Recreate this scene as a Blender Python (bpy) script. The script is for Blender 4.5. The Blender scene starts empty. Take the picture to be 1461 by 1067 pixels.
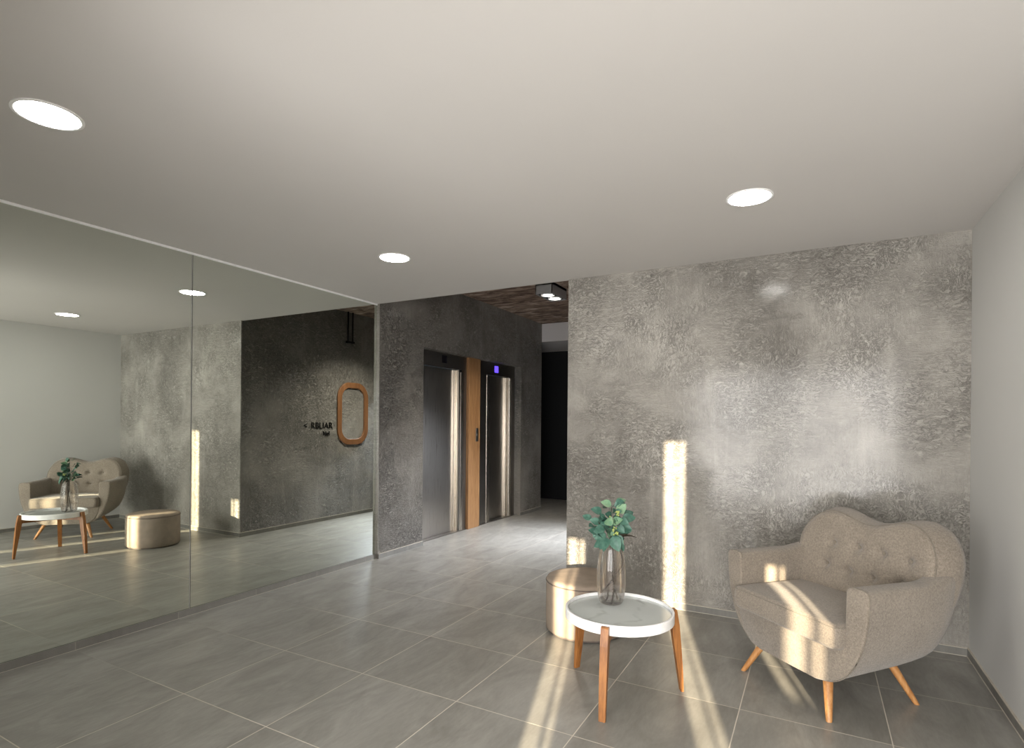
import bpy, bmesh, math, random
from mathutils import Vector, Matrix
random.seed(7)
C = bpy.context.scene.collection
SC = bpy.context.scene

# ------------------------------------------------------------------ camera
CAM_H = 1.3423
cam_data = bpy.data.cameras.new('camera')
cam = bpy.data.objects.new('camera', cam_data)
C.objects.link(cam)
cam.matrix_world = (Matrix.Translation((0, 0, CAM_H)) @ Matrix.Rotation(0.5021, 4, 'Z')
                    @ Matrix.Rotation(math.radians(90), 4, 'X') @ Matrix.Rotation(0.0084, 4, 'Z'))
cam_data.sensor_width = 36.0
cam_data.lens = 798.46 / 1461 * 36.0
cam_data.shift_x = (730.5 - 722.99) / 1461
cam_data.shift_y = (602.97 - 533.5) / 1461
cam_data.clip_start = 0.02
SC.camera = cam

# ------------------------------------------------------------------ light and exposure
SC.view_settings.view_transform = 'Standard'
SC.view_settings.look = 'None'
SC.view_settings.gamma = 1.0
SC.view_settings.use_curve_mapping = False
SC.view_settings.exposure = 0.0
SC.cycles.max_bounces = 14
SC.cycles.diffuse_bounces = 5
SC.cycles.glossy_bounces = 6
SC.cycles.transmission_bounces = 14
SC.cycles.sample_clamp_indirect = 4.0
SC.cycles.use_denoising = True

world = bpy.data.worlds.new('sky')
SC.world = world
world.use_nodes = True
world.node_tree.nodes['Background'].inputs[0].default_value = (0.62, 0.78, 1.0, 1)
world.node_tree.nodes['Background'].inputs[1].default_value = 1.0

AZ = math.radians(17.2)      # sun travels towards +y and -x
EL = math.radians(11.5)
sun_d = bpy.data.lights.new('sun', 'SUN')
sun_d.energy = 30.0
sun_d.color = (1.0, 0.84, 0.60)
sun_d.angle = math.radians(0.5)
sun = bpy.data.objects.new('sun', sun_d)
C.objects.link(sun)
sun.rotation_euler = Vector((-math.sin(AZ) * math.cos(EL), math.cos(AZ) * math.cos(EL), -math.sin(EL))).to_track_quat('-Z', 'Y').to_euler()


def area(name, loc, direction, sx, sy, power, color):
    d = bpy.data.lights.new(name, 'AREA')
    d.shape = 'RECTANGLE'
    d.size = sx
    d.size_y = sy
    d.energy = power
    d.color = color
    o = bpy.data.objects.new(name, d)
    C.objects.link(o)
    o.location = loc
    o.rotation_euler = Vector(direction).to_track_quat('-Z', 'Y').to_euler()
    return o


# added fill before the solid front and side walls; daylight from the glazed hall door
area('front_fill', (-1.20, -1.44, 1.12), (0, 1, 0), 1.05, 2.05, 108, (1.0, 0.98, 0.965))
area('front_fill', (0.35, -1.44, 1.12), (0, 1, 0), 1.8, 2.05, 158, (1.0, 0.98, 0.965))
area('side_fill', (2.54, -0.35, 0.95), (-1, 0, 0), 1.9, 1.7, 46, (1.0, 0.97, 0.95))
hall_day = area('daylight_hall', (-1.80, 6.72, 1.45), (-0.46, -0.50, -0.74), 0.55, 1.1, 50, (0.84, 0.89, 1.0))
hall_day.data.spread = math.radians(85)

# ------------------------------------------------------------------ node helpers


class NT:
    def __init__(s, name):
        s.m = bpy.data.materials.new(name)
        s.m.use_nodes = True
        s.t = s.m.node_tree
        s.b = s.t.nodes['Principled BSDF']

    def n(s, typ, **kw):
        nd = s.t.nodes.new(typ)
        for k, v in kw.items():
            setattr(nd, k, v)
        return nd

    def put(s, sock, v):
        if isinstance(v, bpy.types.NodeSocket):
            s.t.links.new(v, sock)
        elif v is not None:
            sock.default_value = v

    def math(s, op, a, b=None, c=None, clamp=False):
        nd = s.n('ShaderNodeMath', operation=op, use_clamp=clamp)
        for i, v in enumerate((a, b, c)):
            if v is not None:
                s.put(nd.inputs[i], v)
        return nd.outputs[0]

    def coord(s):
        return s.n('ShaderNodeTexCoord').outputs['Object']

    def sep(s, v):
        nd = s.n('ShaderNodeSeparateXYZ')
        s.put(nd.inputs[0], v)
        return nd.outputs

    def comb(s, x, y, z=0.0):
        nd = s.n('ShaderNodeCombineXYZ')
        for i, v in enumerate((x, y, z)):
            s.put(nd.inputs[i], v)
        return nd.outputs[0]

    def scale(s, v, xyz, off=(0, 0, 0)):
        nd = s.n('ShaderNodeMapping')
        s.put(nd.inputs[0], v)
        nd.inputs['Scale'].default_value = xyz
        nd.inputs['Location'].default_value = off
        return nd.outputs[0]

    def noise(s, v, scale, detail=4.0, rough=0.55, dist=0.0):
        nd = s.n('ShaderNodeTexNoise')
        s.put(nd.inputs['Vector'], v)
        nd.inputs['Scale'].default_value = scale
        nd.inputs['Detail'].default_value = detail
        nd.inputs['Roughness'].default_value = rough
        nd.inputs['Distortion'].default_value = dist
        return nd.outputs['Fac']

    def ramp(s, f, stops):
        nd = s.n('ShaderNodeValToRGB')
        s.put(nd.inputs[0], f)
        el = nd.color_ramp.elements
        while len(el) < len(stops):
            el.new(0.5)
        for e, (p, c) in zip(el, stops):
            e.position = p
            e.color = (*c, 1) if len(c) == 3 else c
        return nd.outputs[0]

    def mix(s, f, a, b):
        nd = s.n('ShaderNodeMix', data_type='RGBA')
        s.put(nd.inputs[0], f)
        for i, v in ((6, a), (7, b)):
            s.put(nd.inputs[i], (*v, 1) if isinstance(v, tuple) and len(v) == 3 else v)
        return nd.outputs[2]

    def mixf(s, f, a, b):
        nd = s.n('ShaderNodeMix', data_type='FLOAT')
        s.put(nd.inputs[0], f)
        s.put(nd.inputs[2], a)
        s.put(nd.inputs[3], b)
        return nd.outputs[0]

    def maprange(s, v, a, b, c, d):
        nd = s.n('ShaderNodeMapRange')
        s.put(nd.inputs[0], v)
        for i, x in enumerate((a, b, c, d)):
            nd.inputs[i + 1].default_value = x
        return nd.outputs[0]

    def bump(s, h, strength=0.3, dist=0.01, prev=None):
        nd = s.n('ShaderNodeBump')
        nd.inputs['Strength'].default_value = strength
        nd.inputs['Distance'].default_value = dist
        s.put(nd.inputs['Height'], h)
        if prev is not None:
            s.put(nd.inputs['Normal'], prev)
        return nd.outputs[0]

    def out(s, color=None, rough=None, metal=None, normal=None, spec=None, **kw):
        b = s.b.inputs
        if color is not None:
            s.put(b['Base Color'], (*color, 1) if isinstance(color, tuple) and len(color) == 3 else color)
        if rough is not None:
            s.put(b['Roughness'], rough)
        if metal is not None:
            s.put(b['Metallic'], metal)
        if normal is not None:
            s.put(b['Normal'], normal)
        if spec is not None:
            s.put(b['Specular IOR Level'], spec)
        for k, v in kw.items():
            s.put(b[k], v)
        return s.m


def plain(name, color, rough=0.5, metal=0.0, var=0.06, scale=30, bump=0.0, **kw):
    t = NT(name)
    co = t.coord()
    f = t.noise(co, scale, 4)
    k = t.maprange(f, 0.3, 0.7, 1 - var, 1 + var)
    nd = t.n('ShaderNodeVectorMath', operation='SCALE')
    nd.inputs[0].default_value = color
    t.put(nd.inputs['Scale'], k)
    nrm = t.bump(f, bump, 0.004) if bump else None
    return t.out(nd.outputs[0], rough, metal, nrm, **kw)


def mat_concrete(name, dark, light, rough=(0.36, 0.55), seed=0.0, bump=0.6, coat=0.40, kc=0.72, kr=0.38):
    t = NT(name)
    x, y, z = t.sep(t.coord())
    u = t.math('ADD', x, y)
    uv = t.comb(u, z, seed)
    big = t.noise(uv, 0.75, 3, 0.5, 0.3)
    mid = t.noise(t.scale(uv, (1, 0.7, 1), (3.1, 1.7, 0)), 2.6, 5, 0.62, 0.6)
    # trowel strokes: patches of horizontal and of vertical combing
    hor = t.noise(t.scale(uv, (9, 60, 1)), 1.0, 5, 0.66, 1.6)
    ver = t.noise(t.scale(uv, (60, 9, 1), (9, 4, 0)), 1.0, 5, 0.66, 1.6)
    sel = t.maprange(t.noise(t.scale(uv, (1, 1, 1), (7, 2, 0)), 1.9, 3, 0.5), 0.44, 0.60, 0, 1)
    strokes = t.mixf(sel, hor, ver)
    swirl = t.noise(uv, 9.0, 6, 0.7, 2.6)
    hgt = t.math('ADD', t.math('MULTIPLY', strokes, 0.62), t.math('MULTIPLY', swirl, 0.55))
    hgt = t.math('ADD', hgt, t.math('MULTIPLY', mid, 0.6))
    # fine trowel ridges; residue tone and relief shading painted as pale crests, dark pits
    w1 = t.math('MULTIPLY', t.math('SUBTRACT', t.noise(uv, 11.0, 4, 0.6, 0.6), 0.5), 0.10)
    w2 = t.math('MULTIPLY', t.math('SUBTRACT', t.noise(t.scale(uv, (1, 1, 1), (17, 5, 0)), 11.0, 4, 0.6, 0.6), 0.5), 0.10)
    ruv = t.comb(t.math('ADD', u, w1), t.math('ADD', z, w2), seed)
    rid_h = t.noise(t.scale(ruv, (20, 76, 1), (1, 3, 0)), 1.0, 4, 0.62, 0.5)
    rid_v = t.noise(t.scale(ruv, (76, 22, 1), (5, 1, 0)), 1.0, 4, 0.62, 0.5)
    rid = t.mixf(sel, rid_h, rid_v)
    crack = t.maprange(t.math('ABSOLUTE', t.math('SUBTRACT', rid, 0.5)), 0.0, 0.045, 1, 0)
    area_ = t.maprange(t.noise(uv, 2.2, 4, 0.6), 0.40, 0.58, 0.10, 1)
    crack = t.math('MULTIPLY', crack, area_)
    tone = t.math('ADD', t.math('MULTIPLY', big, 0.50), t.math('MULTIPLY', mid, 0.30))
    tone = t.math('ADD', tone, t.math('MULTIPLY', strokes, 0.16))
    tone = t.math('ADD', tone, t.math('MULTIPLY', swirl, 0.12))
    col = t.ramp(tone, [(0.42, dark), (0.54, tuple((a + b) / 2 for a, b in zip(dark, light))), (0.66, light)])
    # vertical drips of laitance and a few worn dark scars
    drip = t.noise(t.scale(uv, (6.0, 0.45, 1), (2, 5, 0)), 1.0, 4, 0.6, 0.3)
    col = t.mix(t.maprange(drip, 0.56, 0.74, 0, 0.45), col, tuple(v * 1.18 for v in light))
    scar = t.noise(t.scale(uv, (1.5, 5.0, 1), (4.4, 8.8, 0)), 1.0, 5, 0.65, 0.8)
    col = t.mix(t.maprange(scar, 0.64, 0.74, 0, 0.6), col, tuple(v * 0.62 for v in dark))
    col = t.mix(t.math('MULTIPLY', crack, kc), col, tuple(v * 0.55 for v in dark))
    crest = t.math('MULTIPLY', t.maprange(rid, 0.55, 0.67, 0, kr), t.maprange(area_, 0, 1, 0.35, 1))
    col = t.mix(crest, col, tuple(v * 1.25 for v in light))
    hgt = t.math('SUBTRACT', hgt, t.math('MULTIPLY', crack, 0.55))
    hgt = t.math('ADD', hgt, t.math('MULTIPLY', rid, 0.5))
    rg = t.maprange(mid, 0.3, 0.7, rough[1], rough[0])
    nrm = t.bump(hgt, bump, 0.045)
    soft = t.bump(t.math('ADD', mid, t.math('MULTIPLY', strokes, 0.35)), 0.10, 0.010)
    return t.out(col, rg, 0.0, nrm, 0.5, **{'Coat Weight': coat, 'Coat Roughness': 0.12, 'Coat IOR': 1.5, 'Coat Normal': soft})


TX, TY, TS = -2.6988, 1.6494, 0.6


def mat_tile(name, only=None):
    t = NT(name)
    x, y, z = t.sep(t.coord())
    gx = t.math('DIVIDE', t.math('SUBTRACT', x, TX - 60), TS)
    gy = t.math('DIVIDE', t.math('SUBTRACT', y, TY - 60), TS)
    fx, fy = t.math('FRACT', gx), t.math('FRACT', gy)
    dx = t.math('MINIMUM', fx, t.math('SUBTRACT', 1.0, fx))
    dy = t.math('MINIMUM', fy, t.math('SUBTRACT', 1.0, fy))
    d = t.math('MINIMUM', dx, dy)
    if only == 'x':
        d = dx
    if only == 'y':
        d = dy
    line = t.maprange(d, 0.0024, 0.0046, 1, 0)
    if not only:
        line = t.math('MULTIPLY', line, t.maprange(x, -3.3, -2.95, 0.15, 0.95))
    else:
        line = t.math('MULTIPLY', line, 0.35)
    wn = t.n('ShaderNodeTexWhiteNoise', noise_dimensions='2D')
    t.put(wn.inputs['Vector'], t.comb(t.math('FLOOR', gx), t.math('FLOOR', gy)))
    rnd = wn.outputs['Value']
    off = t.math('MULTIPLY', rnd, 17.0)
    v = t.comb(t.math('ADD', t.math('MULTIPLY', x, 3.6), off), t.math('MULTIPLY', y, 1.3), z)
    streak = t.noise(v, 1.5, 7, 0.66, 0.9)
    fine = t.noise(t.comb(t.math('MULTIPLY', x, 60.0), t.math('MULTIPLY', y, 14.0), z), 1.0, 4, 0.65)
    tone = t.math('ADD', t.math('MULTIPLY', streak, 0.75), t.math('MULTIPLY', fine, 0.25))
    tone = t.math('ADD', tone, t.maprange(rnd, 0, 1, -0.035, 0.035))
    col = t.ramp(tone, [(0.32, (0.185, 0.177, 0.157)), (0.50, (0.245, 0.236, 0.211)), (0.68, (0.310, 0.300, 0.272))])
    col = t.mix(line, col, (0.58, 0.53, 0.45))
    if only:
        dk = t.n('ShaderNodeVectorMath', operation='SCALE')
        t.put(dk.inputs[0], col)
        dk.inputs['Scale'].default_value = 0.72
        col = dk.outputs[0]
    rg = t.mixf(line, t.maprange(tone, 0.35, 0.65, 0.40, 0.31), 0.8)
    nrm = t.bump(t.math('ADD', t.math('MULTIPLY', fine, 0.12), t.math('MULTIPLY', line, -1.0)), 0.12, 0.004)
    return t.out(col, rg, 0.0, nrm, 0.5)


def mat_wood(name, c1, c2, axis='z', rough=0.42):
    t = NT(name)
    sc = {'z': (22, 22, 1.6), 'x': (1.6, 22, 22), 'y': (22, 1.6, 22)}[axis]
    co = t.scale(t.coord(), sc)
    f = t.noise(co, 2.2, 6, 0.6, 0.8)
    g = t.noise(t.scale(t.coord(), tuple(v * 5 for v in sc)), 2.0, 3, 0.5)
    tone = t.math('ADD', t.math('MULTIPLY', f, 0.7), t.math('MULTIPLY', g, 0.3))
    col = t.ramp(tone, [(0.36, c1), (0.62, c2)])
    return t.out(col, rough, 0.0, t.bump(g, 0.10, 0.002))


def mat_fabric(name, c1, c2):
    t = NT(name)
    co = t.coord()
    f = t.noise(co, 420, 3, 0.7)
    g = t.noise(co, 110, 5, 0.75)
    h = t.noise(co, 5, 3)
    tone = t.math('ADD', t.math('MULTIPLY', f, 0.45), t.math('MULTIPLY', g, 0.45))
    tone = t.math('ADD', tone, t.math('MULTIPLY', h, 0.10))
    col = t.ramp(tone, [(0.38, c1), (0.62, c2)])
    hg = t.math('ADD', f, t.math('MULTIPLY', g, 0.8))
    return t.out(col, 0.92, 0.0, t.bump(hg, 0.5, 0.0025), 0.25, **{'Sheen Weight': 0.25, 'Sheen Roughness': 0.5})


def mat_brushed(name, color, rough=0.26, axis='z'):
    t = NT(name)
    sc = {'z': (240, 240, 2.5), 'y': (240, 2.5, 240)}[axis]
    f = t.noise(t.scale(t.coord(), sc), 1.0, 4, 0.6)
    col = t.ramp(f, [(0.3, tuple(v * 0.86 for v in color)), (0.7, color)])
    return t.out(col, t.maprange(f, 0.3, 0.7, rough, rough + 0.10), 1.0, t.bump(f, 0.05, 0.001))


def mat_emit(name, color, strength):
    t = NT(name)
    f = t.noise(t.coord(), 8.0)
    col = t.mix(f, color, tuple(v * 0.97 for v in color))
    t.put(t.b.inputs['Emission Color'], col)
    return t.out(color, 0.4, 0.0, None, **{'Emission Strength': strength})


def mat_plaster(name, color, bump=0.05, rough=0.75):
    t = NT(name)
    co = t.coord()
    f = t.noise(co, 140, 3)
    g = t.noise(co, 1.3, 3)
    col = t.ramp(g, [(0.3, tuple(v * 0.975 for v in color)), (0.7, color)])
    return t.out(col, rough, 0.0, t.bump(f, bump, 0.002), 0.35)


def mat_soffit():
    t = NT('rough_brown_soffit')
    co = t.coord()
    v = t.scale(co, (2.2, 6.0, 3))
    f = t.noise(v, 1.6, 8, 0.68, 0.9)
    g = t.noise(t.scale(co, (1, 1, 1), (4, 4, 0)), 1.2, 4)
    tone = t.math('ADD', t.math('MULTIPLY', f, 0.75), t.math('MULTIPLY', g, 0.25))
    col = t.ramp(tone, [(0.40, (0.09, 0.055, 0.040)), (0.50, (0.26, 0.18, 0.135)), (0.60, (0.50, 0.40, 0.32))])
    return t.out(col, 0.85, 0.0, t.bump(f, 0.8, 0.05))


def mat_marble():
    t = NT('white_marble_glass')
    co = t.coord()
    warp = t.noise(co, 4.0, 5, 0.6, 1.2)
    nd = t.n('ShaderNodeTexWave', wave_type='BANDS')
    t.put(nd.inputs['Vector'], t.scale(co, (1.0, 2.6, 1.0)))
    nd.inputs['Scale'].default_value = 1.7
    nd.inputs['Distortion'].default_value = 7.0
    nd.inputs['Detail'].default_value = 4.0
    nd.inputs['Detail Scale'].default_value = 1.3
    vein = t.maprange(nd.outputs['Fac'], 0.86, 1.0, 0, 0.55)
    vein = t.math('MULTIPLY', vein, t.maprange(warp, 0.4, 0.6, 0, 1))
    col = t.mix(vein, (0.56, 0.59, 0.57), (0.27, 0.27, 0.255))
    return t.out(col, 0.07, 0.0, None, 0.6)


def mat_leaf(name, c1, c2):
    t = NT(name)
    co = t.coord()
    f = t.noise(co, 38, 4)
    col = t.ramp(f, [(0.35, c1), (0.65, c2)])
    return t.out(col, 0.5, 0.0, t.bump(f, 0.15, 0.003), 0.4, **{'Subsurface Weight': 0.0})


def mat_glass(name, color):
    """thin blown glass: part of the light goes straight through, part is refracted"""
    t = NT(name)
    f = t.noise(t.coord(), 6.0)
    col = t.mix(f, color, tuple(v * 0.985 for v in color))
    t.out(col, 0.0, 0.0, None, 0.5, **{'Transmission Weight': 1.0, 'IOR': 1.45})
    tr = t.n('ShaderNodeBsdfTransparent')
    t.put(tr.inputs[0], col)
    mx = t.n('ShaderNodeMixShader')
    mx.inputs[0].default_value = 0.62
    t.put(mx.inputs[1], tr.outputs[0])
    t.put(mx.inputs[2], t.b.outputs[0])
    t.put(t.t.nodes['Material Output'].inputs[0], mx.outputs[0])
    return t.m


M = {
    'back_concrete': mat_concrete('trowelled_concrete', (0.205, 0.190, 0.168), (0.470, 0.445, 0.400)),
    'hall_concrete': mat_concrete('dark_trowelled_concrete', (0.165, 0.150, 0.130), (0.350, 0.325, 0.290), (0.42, 0.6), 5.3, 0.9, 0.12, 0.95, 0.75),
    'white': mat_plaster('white_plaster', (0.60, 0.595, 0.575)),
    'ceiling': mat_plaster('ceiling_paint', (0.60, 0.578, 0.555)),
    'bulkhead': mat_plaster('grey_paint', (0.55, 0.53, 0.53)),
    'tile': mat_tile('grey_porcelain_tile'),
    'skirt_x': mat_tile('grey_skirting_tile', 'x'),
    'skirt_y': mat_tile('grey_skirting_tile_long', 'y'),
    'grout': plain('pale_grout', (0.50, 0.46, 0.39), 0.85),
    'soffit': mat_soffit(),
    'black': plain('black_cladding', (0.006, 0.006, 0.007), 0.45, bump=0.1),
    'mirror': plain('silvered_glass', (0.80, 0.835, 0.775), 0.0, 1.0, 0.003, 2),
    'mirror_edge': plain('dark_glass_edge', (0.05, 0.055, 0.04), 0.3),
    'white_metal': plain('white_lacquer', (0.90, 0.90, 0.89), 0.28),
    'steel': mat_brushed('brushed_steel', (0.44, 0.41, 0.37)),
    'steel_dark': mat_brushed('dark_brushed_steel', (0.27, 0.25, 0.225), 0.30),
    'steel_bright': mat_brushed('bright_steel', (0.72, 0.66, 0.58), 0.22),
    'door_wood': mat_wood('oak_panel', (0.20, 0.098, 0.038), (0.33, 0.178, 0.076)),
    'teak': mat_wood('teak', (0.17, 0.058, 0.013), (0.34, 0.138, 0.034)),
    'oak': mat_wood('light_oak', (0.36, 0.150, 0.045), (0.53, 0.27, 0.100)),
    'frame_wood': mat_wood('brown_frame_wood', (0.14, 0.060, 0.024), (0.25, 0.115, 0.048)),
    'fabric': mat_fabric('oatmeal_fabric', (0.130, 0.107, 0.083), (0.315, 0.269, 0.216)),
    'piping': mat_fabric('oatmeal_piping', (0.115, 0.096, 0.072), (0.25, 0.215, 0.168)),
    'suede': plain('beige_suede', (0.27, 0.215, 0.165), 0.75, 0.0, 0.10, 14, 0.2),
    'suede_dark': plain('brown_suede_trim', (0.12, 0.095, 0.08), 0.75, 0.0, 0.10, 14, 0.2),
    'marble': mat_marble(),
    'glass': mat_glass('smoky_glass', (0.93, 0.92, 0.915)),
    'leaf': mat_leaf('eucalyptus_leaf', (0.028, 0.088, 0.064), (0.075, 0.165, 0.120)),
    'leaf_pale': mat_leaf('pale_leaf', (0.10, 0.21, 0.125), (0.20, 0.31, 0.18)),
    'bud': mat_leaf('yellow_green_bud', (0.30, 0.38, 0.10), (0.48, 0.52, 0.18)),
    'stem': plain('brown_stem', (0.045, 0.032, 0.020), 0.6),
    'lamp': mat_emit('lit_diffuser', (1.0, 0.97, 0.92), 55.0),
    'spot': mat_emit('lit_spot', (1.0, 0.97, 0.95), 22.0),
    'display': mat_emit('lit_blue_display', (0.13, 0.07, 1.0), 1.6),
    'display_off': plain('dark_display', (0.008, 0.007, 0.010), 0.15),
    'grey_box': plain('grey_lacquer', (0.30, 0.30, 0.30), 0.45),
    'dark_metal': plain('dark_metal', (0.02, 0.018, 0.016), 0.4, 0.6),
    'letter': plain('black_letter', (0.012, 0.011, 0.010), 0.4),
    'frame_front': plain('grey_frame', (0.12, 0.12, 0.12), 0.4, 0.5),
    'pane': mat_glass('clear_pane', (0.97, 0.98, 0.97)),
}

# ------------------------------------------------------------------ mesh helpers


def link(name, verts, faces, mat, parent=None, smooth=True, auto=None):
    me = bpy.data.meshes.new(name)
    me.from_pydata([tuple(v) for v in verts], [], faces)
    me.update()
    bm = bmesh.new()
    bm.from_mesh(me)
    bmesh.ops.recalc_face_normals(bm, faces=bm.faces)
    bm.to_mesh(me)
    bm.free()
    for p in me.polygons:
        p.use_smooth = smooth
    mats = mat if isinstance(mat, (list, tuple)) else [mat]
    for m in mats:
        me.materials.append(M[m])
    if smooth and auto:
        me.set_sharp_from_angle(angle=math.radians(auto))
    o = bpy.data.objects.new(name, me)
    C.objects.link(o)
    if parent is not None:
        o.parent = parent
    return o


class MB:
    """collects simple shapes for ONE part"""

    def __init__(s):
        s.v, s.f = [], []

    def add(s, v, f):
        k = len(s.v)
        s.v += [Vector(p) for p in v]
        s.f += [tuple(i + k for i in q) for q in f]
        return s

    def box(s, a, b, bev=0.0):
        bm = bmesh.new()
        bmesh.ops.create_cube(bm, size=1.0)
        for v in bm.verts:
            v.co = Vector([(a[i] + b[i]) / 2 + v.co[i] * (b[i] - a[i]) for i in range(3)])
        if bev:
            bmesh.ops.bevel(bm, geom=bm.edges[:], offset=bev, segments=2, profile=0.5, affect='EDGES')
        bm.verts.index_update()
        s.add([v.co.copy() for v in bm.verts], [[v.index for v in f.verts] for f in bm.faces])
        bm.free()
        return s

    def lathe(s, prof, n=40, c=(0, 0, 0), closed=False):
        v, f = [], []
        m = len(prof)
        for r, z in prof:
            for i in range(n):
                a = 2 * math.pi * i / n
                v.append((c[0] + r * math.cos(a), c[1] + r * math.sin(a), c[2] + z))
        for j in range(m if closed else m - 1):
            j2 = (j + 1) % m
            for i in range(n):
                i2 = (i + 1) % n
                f.append((j * n + i, j * n + i2, j2 * n + i2, j2 * n + i))
        if not closed:
            f.append(tuple(range(n)))
            f.append(tuple((m - 1) * n + i for i in range(n)))
        return s.add(v, f)

    def tube(s, pts, rad, n=8):
        pts = [Vector(p) for p in pts]
        if not isinstance(rad, (list, tuple)):
            rad = [rad] * len(pts)
        rings = []
        up = Vector((0.31, 0.2, 0.93))
        for i, p in enumerate(pts):
            t = (pts[min(i + 1, len(pts) - 1)] - pts[max(i - 1, 0)]).normalized()
            if abs(t.dot(up)) > 0.97:
                up = Vector((1, 0.1, 0))
            a = t.cross(up).normalized()
            b = t.cross(a)
            rings.append([p + (a * math.cos(2 * math.pi * k / n) + b * math.sin(2 * math.pi * k / n)) * rad[i] for k in range(n)])
        return s.loft(rings)

    def loft(s, rings, caps=True):
        n = len(rings[0])
        v = [p for r in rings for p in r]
        f = []
        for j in range(len(rings) - 1):
            for i in range(n):
                i2 = (i + 1) % n
                f.append((j * n + i, j * n + i2, (j + 1) * n + i2, (j + 1) * n + i))
        if caps:
            f.append(tuple(range(n)))
            f.append(tuple((len(rings) - 1) * n + i for i in range(n)))
        return s.add(v, f)

    def build(s, name, mat, parent=None, smooth=False, auto=None):
        return link(name, s.v, s.f, mat, parent, smooth, auto)


def tag(o, label=None, cat=None, group=None, kind=None):
    for k, v in (('label', label), ('category', cat), ('group', group), ('kind', kind)):
        if v:
            o[k] = v
    return o


def thing(name, loc, rz=0.0, label=None, cat=None, group=None):
    o = bpy.data.objects.new(name, None)
    C.objects.link(o)
    o.location = loc
    o.rotation_euler = (0, 0, rz)
    o.empty_display_size = 0.1
    return tag(o, label, cat, group)


def spline(pts, n):
    """Catmull-Rom through pts, n samples per span"""
    P = [Vector(p) for p in pts]
    P = [2 * P[0] - P[1]] + P + [2 * P[-1] - P[-2]]
    out = []
    for i in range(1, len(P) - 2):
        for k in range(n):
            t = k / n
            a, b, c, d = P[i - 1:i + 3]
            out.append(0.5 * (2 * b + (c - a) * t + (2 * a - 5 * b + 4 * c - d) * t * t + (3 * b - a - 3 * c + d) * t ** 3))
    out.append(P[-2])
    return out


def struct(name, mb, mat, label, cat='structure', smooth=False):
    o = mb.build(name, mat, None, smooth)
    return tag(o, label, cat, None, 'structure')


# ------------------------------------------------------------------ the setting
H = 2.494            # lobby ceiling
HH = 2.885           # hall ceiling
XM = -3.760          # mirror face
XL = -3.728          # face of the concrete lift wall
YB = 4.171           # face of the back wall
XR = 0.803           # face of the right wall
XH = -1.734          # left end of the back wall = face of the hall's right wall
YE = 7.905           # end of the lift wall
YW = 9.08            # black wall closing the hall
YF = -1.50           # glazed front, behind the camera
XF = 2.60

struct('floor', MB().box((-6.2, YF - 2.5, -0.12), (3.0, YW + 0.2, 0)), 'tile', 'grey porcelain tile floor with pale grout lines', 'floor')
struct('ceiling', MB().box((-4.0, YF - 0.1, H), (XF + 0.1, YB + 0.025, HH + 0.2)), 'ceiling', 'smooth white painted ceiling over the seating area', 'ceiling')
struct('ceiling_hall', MB().box((-6.2, YB + 0.02, HH), (XH + 0.2, YE + 0.02, HH + 0.15)), 'soffit', 'rough dark brown ceiling over the lift hall', 'ceiling')
struct('wall_back', MB().box((XH, YB, 0), (XR + 0.15, YB + 0.012, H + 0.1)).box((XH + 0.165, YB + 0.012, 0), (XR + 0.15, YB + 0.16, H + 0.1)), 'back_concrete', 'trowelled grey concrete wall behind the armchair', 'wall')
struct('wall_right', MB().box((XR, 0.9, 0), (XR + 0.15, YB + 0.16, H + 0.1)), 'white', 'plain white wall right of the armchair', 'wall')
struct('wall_left', MB().box((XM - 0.20, YF - 0.1, 0), (XM - 0.005, 4.21, H + 0.1)), 'white', 'wall carrying the tall mirror panels', 'wall')

# lift wall with its recess (opening y 4.90-7.215, top 2.157, 0.10 deep)
OY0, OY1, OZ = 4.900, 7.215, 2.157
XD = XL - 0.105
struct('wall_lift', MB().box((XL - 0.3, 4.198, 0), (XL, OY0, HH + 0.05)), 'hall_concrete', 'dark trowelled concrete wall between mirror and lift doors', 'wall')
struct('wall_lift_end', MB().box((XL - 0.3, OY1, 0), (XL, YE, HH + 0.05)), 'hall_concrete', 'dark concrete wall beyond the lift doors', 'wall')
struct('wall_lift_top', MB().box((XL - 0.3, OY0, OZ), (XL, OY1, HH + 0.05)), 'hall_concrete', 'dark concrete wall above the lift doors', 'wall')
# hall right wall with a glazed door near its far end
GY0, GY1, GZ = 6.42, 7.05, 2.10
struct('wall_hall', MB().box((XH - 0.002, YB + 0.012, 0), (XH + 0.16, GY0, HH + 0.05)).box((XH, GY1, 0), (XH + 0.16, YW, HH + 0.05))
       .box((XH, GY0, GZ), (XH + 0.16, GY1, HH + 0.05)),
       'hall_concrete', 'dark concrete hall wall with the wooden frame, seen in the tall mirror', 'wall')
struct('wall_end', MB().box((-6.2, YW, 0), (XH + 0.16, YW + 0.12, HH)), 'black', 'black wall closing the far end of the hall', 'wall')
struct('trim_1', MB().box((-6.2, YE + 0.005, 2.605), (XH, YW, HH + 0.05)), 'bulkhead', 'pale grey dropped bulkhead above the dark far end of the hall', 'bulkhead')
struct('wall_passage', MB().box((-6.3, YE - 0.3, 0), (-6.15, YW + 0.1, HH)).box((-6.2, YE - 0.3, 0), (XL - 0.3, YE - 0.1, HH)), 'black', 'dark side passage wall beyond the lifts', 'wall')

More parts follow.
